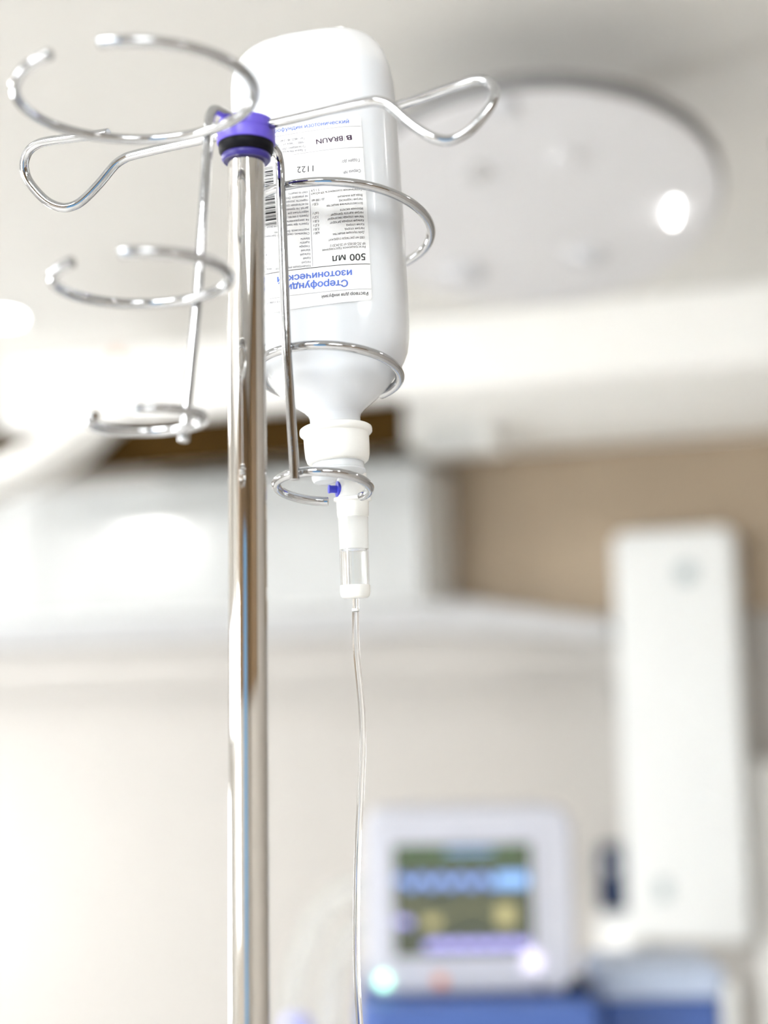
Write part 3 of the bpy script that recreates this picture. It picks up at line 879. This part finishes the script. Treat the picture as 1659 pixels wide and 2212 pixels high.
LABEL_TEXT = [
    ('d', 'Раствор для инфузий', 29.69, 68.65, 4.03, 69.14, 1.86, 0.012),
    ('b', 'Стерофундин', 19.01, 76.22, -18.51, 78.33, 3.85, 0.03),
    ('b', 'изотонический', 21.44, 81.63, -20.45, 83.33, 3.79, 0.03),
    ('k', '500 мл', 29.41, 90.47, 11.41, 90.61, 4.0, 0.012),
    ('d', 'Регистрационное Удостоверение', 29.72, 94.97, 5.93, 95.14, 1.44, 0.0),
    ('d', '№ ЛС-001825 от 25.04.2012', 29.67, 96.97, 10.43, 97.12, 1.45, 0.0),
    ('d', '1000 мл раствора содержит:', 29.52, 100.3, 9.57, 100.44, 1.45, 0.0),
    ('d', 'Действующие вещества:', 29.55, 103.25, 12.26, 103.29, 1.31, 0),
    ('d', 'Натрия хлорид', 29.62, 105.51, 19.01, 105.48, 1.33, 0),
    ('d', 'Калия хлорид', 29.67, 107.8, 19.99, 107.71, 1.33, 0),
    ('d', 'Кальция хлорида дигидрат', 29.63, 110.02, 11.16, 110.03, 1.33, 0),
    ('d', 'Магния хлорида гексагидрат', 29.61, 112.26, 9.97, 112.36, 1.32, 0),
    ('d', 'Натрия ацетата тригидрат', 29.65, 114.57, 11.85, 114.61, 1.34, 0),
    ('d', 'Яблочная кислота', 29.67, 116.94, 17.18, 116.77, 1.32, 0),
    ('d', '6,80 г', 5.05, 105.38, 1.67, 105.6, 1.44, 0),
    ('d', '0,30 г', 5.07, 107.59, 1.7, 107.8, 1.44, 0),
    ('d', '0,37 г', 5.15, 109.92, 1.78, 110.13, 1.44, 0),
    ('d', '0,20 г', 5.22, 112.21, 1.81, 112.42, 1.44, 0),
    ('d', '3,27 г', 5.14, 114.51, 1.79, 114.74, 1.44, 0),
    ('d', '0,67 г', 5.41, 116.81, 1.91, 117.05, 1.44, 0),
    ('d', '0,20 г', 5.47, 122.04, 2.13, 122.25, 1.45, 0),
    ('d', 'Вспомогательные вещества:', 29.57, 119.98, 9.77, 120.04, 1.34, 0),
    ('d', 'Натрия гидроксид', 29.65, 122.34, 16.86, 122.19, 1.34, 0),
    ('d', 'Вода для инъекций', 29.71, 124.67, 16.35, 124.53, 1.34, 0),
    ('d', 'до 1000 мл', 9.01, 124.19, 1.99, 124.51, 1.45, 0),
    ('d', 'Теоретическая осмолярность 309 мОсм/л', 29.67, 128.0, 1.85, 128.26, 1.33, 0),
    ('d', 'pH', 29.71, 130.19, 27.78, 130.04, 1.47, 0),
    ('d', '5,1-5,9', 6.54, 130.12, 2.1, 130.39, 1.45, 0),
    ('g', 'Концентрация электролитов:', -1.07, 87.25, -21.35, 88.54, 1.27, 0),
    ('g', 'Натрий', -0.96, 89.55, -5.9, 89.8, 1.31, 0),
    ('g', 'Калий', -0.89, 91.82, -4.9, 92.01, 1.31, 0),
    ('g', 'Кальций', -0.83, 94.1, -6.46, 94.36, 1.31, 0),
    ('g', 'Магний', -0.79, 96.36, -5.86, 96.6, 1.3, 0),
    ('g', 'Хлориды', -0.76, 98.6, -6.68, 98.93, 1.31, 0),
    ('g', 'Ацетаты', -0.7, 100.81, -6.16, 101.1, 1.32, 0),
    ('g', 'Малаты', -0.63, 103.0, -5.62, 103.26, 1.32, 0),
    ('g', 'Стерильно, свободно от бактериальных', -0.57, 105.93, -30.99, 108.8, 1.32, 0),
    ('g', 'эндотоксинов. Внутривенно.', -0.5, 108.09, -20.66, 109.49, 1.32, 0),
    ('g', 'Хранить при температуре не выше 25', -0.41, 111.43, -26.42, 113.56, 1.32, 0),
    ('g', 'Не замораживать', -0.38, 113.72, -12.64, 114.49, 1.32, 0),
    ('g', 'Хранить в местах,', -0.39, 116.08, -11.89, 116.75, 1.32, 0),
    ('g', 'недоступных для', -0.28, 118.36, -11.75, 119.04, 1.33, 0),
    ('g', 'детей. Не применять', -0.21, 120.62, -15.2, 121.59, 1.33, 0),
    ('g', 'по истечении срока', -0.19, 122.82, -14.27, 123.68, 1.33, 0),
    ('g', 'годности, указанного', -0.12, 125.03, -15.54, 126.07, 1.33, 0),
    ('g', 'на упаковке. Отпус-', -0.09, 127.34, -14.39, 128.3, 1.33, 0),
    ('g', 'кают по рецепту.', -0.1, 129.71, -11.05, 130.37, 1.33, 0),
    ('g', 'Серия №:', 29.68, 139.07, 19.8, 138.69, 1.78, 0),
    ('g', 'Годен до:', 29.34, 145.33, 19.63, 144.84, 1.87, 0),
    ('n', '1122', 4.17, 144.07, -4.99, 144.67, 3.73, -0.012),
    ('m', 'B', 25.85, 159.28, 23.08, 159.17, 2.94, 0.03),
    ('m', 'BRAUN', 21.08, 159.15, 6.58, 158.9, 2.97, 0.02),
    ('g', 'Б. Браун Мельзунген АГ, Германия', 0.49, 154.39, -25.4, 156.04, 1.35, 0),
    ('g', 'Произведено: ООО', 0.52, 156.65, -13.22, 157.01, 1.35, 0),
    ('g', '170000, г. Тверь, ул. Сов', 0.4, 159.14, -15.28, 159.7, 1.35, 0),
    ('g', 'Тел. (4822) 48-12-60', 0.43, 161.54, -13.32, 161.91, 1.35, 0),
    ('u', 'Стерофундин изотонический', -22.54, 167.05, 25.02, 166.35, 2.47, 0.015),
    ('g', '6213 11/0617', -18.25, 69.61, -28.1, 70.38, 1.18, -0.01),
    ('g', 'ммоль/л', -23.42, 89.17, -27.27, 89.7, 1.28, 0),
    ('g', '145', -25.74, 91.0, -27.48, 91.24, 1.32, 0),
    ('g', '4', -25.85, 93.32, -26.37, 93.35, 1.32, 0),
    ('g', '2,5', -25.78, 95.59, -27.31, 95.83, 1.31, 0),
    ('g', '1', -25.81, 97.85, -26.21, 97.92, 1.31, 0),
    ('g', '127', -25.75, 100.15, -27.5, 100.41, 1.31, 0),
    ('g', '24', -25.78, 102.41, -26.91, 102.56, 1.31, 0),
    ('g', '5', -25.72, 104.71, -26.29, 104.77, 1.33, 0),
]
LABEL_LINES = [('d', 31.65, 84.47, -27.93, 86.35, 0.34), ('g', 31.7, 70.24, -28.9, 71.97, 0.13), ('g', 31.81, 151.9, -23.68, 152.25, 0.15), ('g', 31.6, 164.46, -22.91, 164.43, 0.15), ('g', 1.08, 130.34, 0.12, 86.36, 0.17), ('g', 22.18, 159.47, 22.12, 155.76, 0.17)]


def text_tris(s):
    """lettering as (points, triangles): every outline of the font is filled on its own, its holes cut out"""
    cu = bpy.data.curves.new('t', 'FONT')
    cu.body = s
    cu.size = 1.0
    cu.resolution_u = 3
    cu.fill_mode = 'NONE'
    o = bpy.data.objects.new('t', cu)
    COL.objects.link(o)
    bpy.context.view_layer.update()
    me = bpy.data.meshes.new_from_object(o.evaluated_get(bpy.context.evaluated_depsgraph_get()))
    bpy.data.objects.remove(o); bpy.data.curves.remove(cu)
    nxt = {}
    for e in me.edges:
        nxt.setdefault(e.vertices[0], []).append(e.vertices[1]); nxt.setdefault(e.vertices[1], []).append(e.vertices[0])
    co = [v.co.copy() for v in me.vertices]
    bpy.data.meshes.remove(me)
    seen, loops = set(), []
    for v in range(len(co)):
        if v in seen or v not in nxt:
            continue
        loop, cur, prev = [], v, None
        while cur not in seen:
            seen.add(cur); loop.append(cur)
            nb = sorted(k for k in nxt[cur] if k != prev and k not in seen)
            if not nb:
                break
            prev, cur = cur, (nb[0] if prev is not None or cur + 1 not in nb else cur + 1)
        loops.append([co[k] for k in loop])
    def area(p):
        return 0.5 * sum(p[k].x * p[(k + 1) % len(p)].y - p[(k + 1) % len(p)].x * p[k].y for k in range(len(p)))
    def inside(q, p):
        c = False
        for k in range(len(p)):
            a, b = p[k], p[k - 1]
            if (a.y > q.y) != (b.y > q.y) and q.x < (b.x - a.x) * (q.y - a.y) / (b.y - a.y) + a.x:
                c = not c
        return c
    loops = [l for l in loops if len(l) > 2]
    ar = [area(l) for l in loops]
    def is_hole(k):
        return any(ar[q] * ar[k] < 0 and abs(ar[q]) > abs(ar[k]) and inside(loops[k][0], loops[q]) for q in range(len(loops)))
    hole = [is_hole(k) for k in range(len(loops))]
    pts, tris = [], []
    for l, a_, h_ in zip(loops, ar, hole):
        if h_:
            continue
        holes = [m_ for m_, b_, g_ in zip(loops, ar, hole) if g_ and b_ * a_ < 0 and abs(b_) < abs(a_) and inside(m_[0], l)]
        flat = [p for q in [l] + holes for p in q]
        base = len(pts)
        pts += flat
        tris += [tuple(base + k for k in t_) for t_ in tessellate_polygon([l] + holes)]
    return pts, list({tuple(sorted(t_)): t_ for t_ in tris}.values())
groups = {}
for g_, s_, u0, t0, u1, t1, cap_, bold in LABEL_TEXT:
    pts, tris = text_tris(s_)
    xs = [p.x for p in pts]
    xa, xb = min(xs), max(xs)
    du, dt = u1 - u0, t1 - t0
    ln = math.hypot(du, dt)
    ax = (du / ln, dt / ln)
    ay = (ax[1], -ax[0]) if g_ != 'u' else (-ax[1], ax[0])
    if g_ != 'u' and ay[1] > 0: ay = (-ay[0], -ay[1])
    sx_, sy_ = ln / (xb - xa), cap_ / 0.727
    bm = groups.setdefault(g_, NB())
    # heavier lettering: the same outlines laid again with a tiny shift
    shifts = [(0, 0)] if bold <= 0 else [(0, 0), (bold, 0), (-bold, 0), (0, bold * 0.7), (0, -bold * 0.7)]
    for n_, (dx, dy) in enumerate(shifts):
        vs = []
        for v in pts:
            a_, b_ = (v.x + dx - xa) * sx_, (v.y + dy) * sy_
            vs.append(bm.verts.new(on_bottle(u0 + ax[0] * a_ + ay[0] * b_, t0 + ax[1] * a_ + ay[1] * b_, 0.00034 + n_ * 0.000008)))
        for t_ in tris:
            if len(set(t_)) == 3:
                bm.faces.new([vs[k] for k in t_])
def strip(bm, u0, t0, u1, t1, w, n=24):
    dl = math.hypot(u1 - u0, t1 - t0)
    nx, ny = -(t1 - t0) / dl * w / 2, (u1 - u0) / dl * w / 2
    prev = None
    for k in range(n + 1):
        f = k / n
        u, t = u0 + (u1 - u0) * f, t0 + (t1 - t0) * f
        cur = (bm.verts.new(on_bottle(u + nx, t + ny, 0.00034)), bm.verts.new(on_bottle(u - nx, t - ny, 0.00034)))
        if prev:
            bm.faces.new((prev[0], cur[0], cur[1], prev[1]))
        prev = cur
for g_, u0, t0, u1, t1, w in LABEL_LINES:
    strip(groups['d' if g_ == 'd' else 'g'], u0, t0, u1, t1, w)
bars = NB()
t = 113.4
pat = '1 1 2 1 1 3 4 1 1 1 2 1 1 2 4 1 1 1 1 2 3 1 1 3 1 1 2 1 1 2 4 1 2 1 1 1 1 2 1 3 4 1 1 2 1 1 3 1 2 1 4 1 1 1 2 2 1 1 3 1 2 1 4 2 1 1 1 1 1 1'.split()
unit = (147.8 - 113.4) / sum(int(c) for c in pat)
for k, c in enumerate(pat):
    w = int(c) * unit
    if k % 2 == 0:
        strip(bars, -18.7, t + w / 2, -31.5, t + w / 2 + 0.75, w * 0.92, 10)
    t += w
def printed(name, key, m, lab):
    o = build(name, groups[key], M[m], label, False)
    tag(o, lab)
printed('body_text', 'd', 'ink', 'fine black printing')
printed('column_text', 'g', 'grey_ink', 'fine grey printing')
printed('heading', 'b', 'blue_ink', 'large blue heading')
printed('footer_heading', 'u', 'blue_ink', 'blue line of upright lettering')
printed('volume_figures', 'k', 'ink', 'large black figures')
printed('batch_figures', 'n', 'ink', 'thin black stamped figures')
printed('maker_name', 'm', 'plum_ink', 'bold dark maker name')
tag(build('barcode', bars, M['ink'], label, False), 'black barcode')

# ================================================================== THE INFUSION SET
top = W(760, 1030, 0.846); bot = W(768, 1291, 0.8385)
AX = (bot - top).normalized()                             # runs down
LEN = (bot - top).length
def at_y(py):
    return (py - 1030) / (1291 - 1030) * LEN
iset = empty('infusion_set', top, 'clear drip chamber and thin infusion tube hanging below the bottle', 'infusion set')
kx = 0.843 / FPX
dn = AX
build('spike_housing', lathe(NB(), [(0.006, at_y(1018)), (0.0083, at_y(1024)), (0.0085, at_y(1040)), (0.0089, at_y(1070)), (0.0089, at_y(1074)), (0.0104, at_y(1076)), (0.0104, at_y(1082)), (0.0090, at_y(1084)), (0.0088, at_y(1108)),
                             (0.0086, at_y(1116)), (0.0082, at_y(1119)), (0.0060, at_y(1120))], top, dn, 48), M['cap'], iset)
vc = top + AX * at_y(1058)
lft = (-RT * 0.97 - HD * 0.25).normalized()
vent = build('air_vent_cap', lathe(NB(), [(0.0, 0.0060), (0.0040, 0.0060), (0.0048, 0.0070), (0.0048, 0.0080), (0.0046, 0.0088), (0.0021, 0.0090), (0.0021, 0.0122), (0.0024, 0.0126), (0.0024, 0.0134), (0, 0.0136)], vc, lft, 32), M['blue_cap'], iset)
tag(vent, 'small blue vent cap')
ch = build('drip_chamber', lathe(NB(), [(0.0084, at_y(1110)), (0.0082, at_y(1140)), (0.0081, at_y(1187)), (0.0074, at_y(1187)), (0.0073, at_y(1125)), (0.0074, at_y(1112))], top, dn, 64, loop=True), M['chamber'], iset)
build('chamber_window', lathe(NB(), [(0.0081, at_y(1187)), (0.0080, at_y(1268)), (0.0073, at_y(1268)), (0.0074, at_y(1187))], top, dn, 64, loop=True), M['window'], ch)
build('drip_solution', lathe(NB(), [(0, at_y(1191)), (0.0060, at_y(1191)), (0.0072, at_y(1188)), (0.0072, at_y(1267)), (0, at_y(1267))], top, dn, 48), M['water'], ch)
build('chamber_base', lathe(NB(), [(0.0080, at_y(1264)), (0.0083, at_y(1266)), (0.0083, at_y(1280)), (0.0078, at_y(1288)), (0.0066, at_y(1292)), (0, at_y(1293))], top, dn, 48), M['cap'], iset)
build('outlet', lathe(NB(), [(0.0017, at_y(1290)), (0.0017, at_y(1322)), (0, at_y(1322))], top, dn, 24), M['clear'], iset)
D0 = bot.dot(HD)
def hang(px, py):
    return on_plane(px, py, bot, HD)
pts = smooth_path([hang(768, 1316), hang(768, 1345), hang(768.5, 1380), hang(771, 1420), hang(777, 1480), hang(782, 1540), hang(783.5, 1600), hang(781, 1680), hang(777, 1760), hang(772.5, 1850), hang(770.5, 1940), hang(770, 2040),
                   hang(772, 2130), hang(777, 2212), hang(786, 2330), hang(800, 2500), hang(805, 2800), hang(790, 3200)], 6)
tb = NB()
x_, y_ = None, None
tb = tube(tb, pts, 0.00188, 20)
tu = build('tube', tb, M['tube'], iset)
build('tube_bore', tube(NB(), pts[1:-1], 0.00105, 14), M['water'], tu)
build('tube_collar', lathe(NB(), [(0.0012, -0.0006), (0.0020, -0.0004), (0.0020, 0.0012), (0.0012, 0.0014)], pts[0], -UP, 24, loop=True), M['cap'], tu)
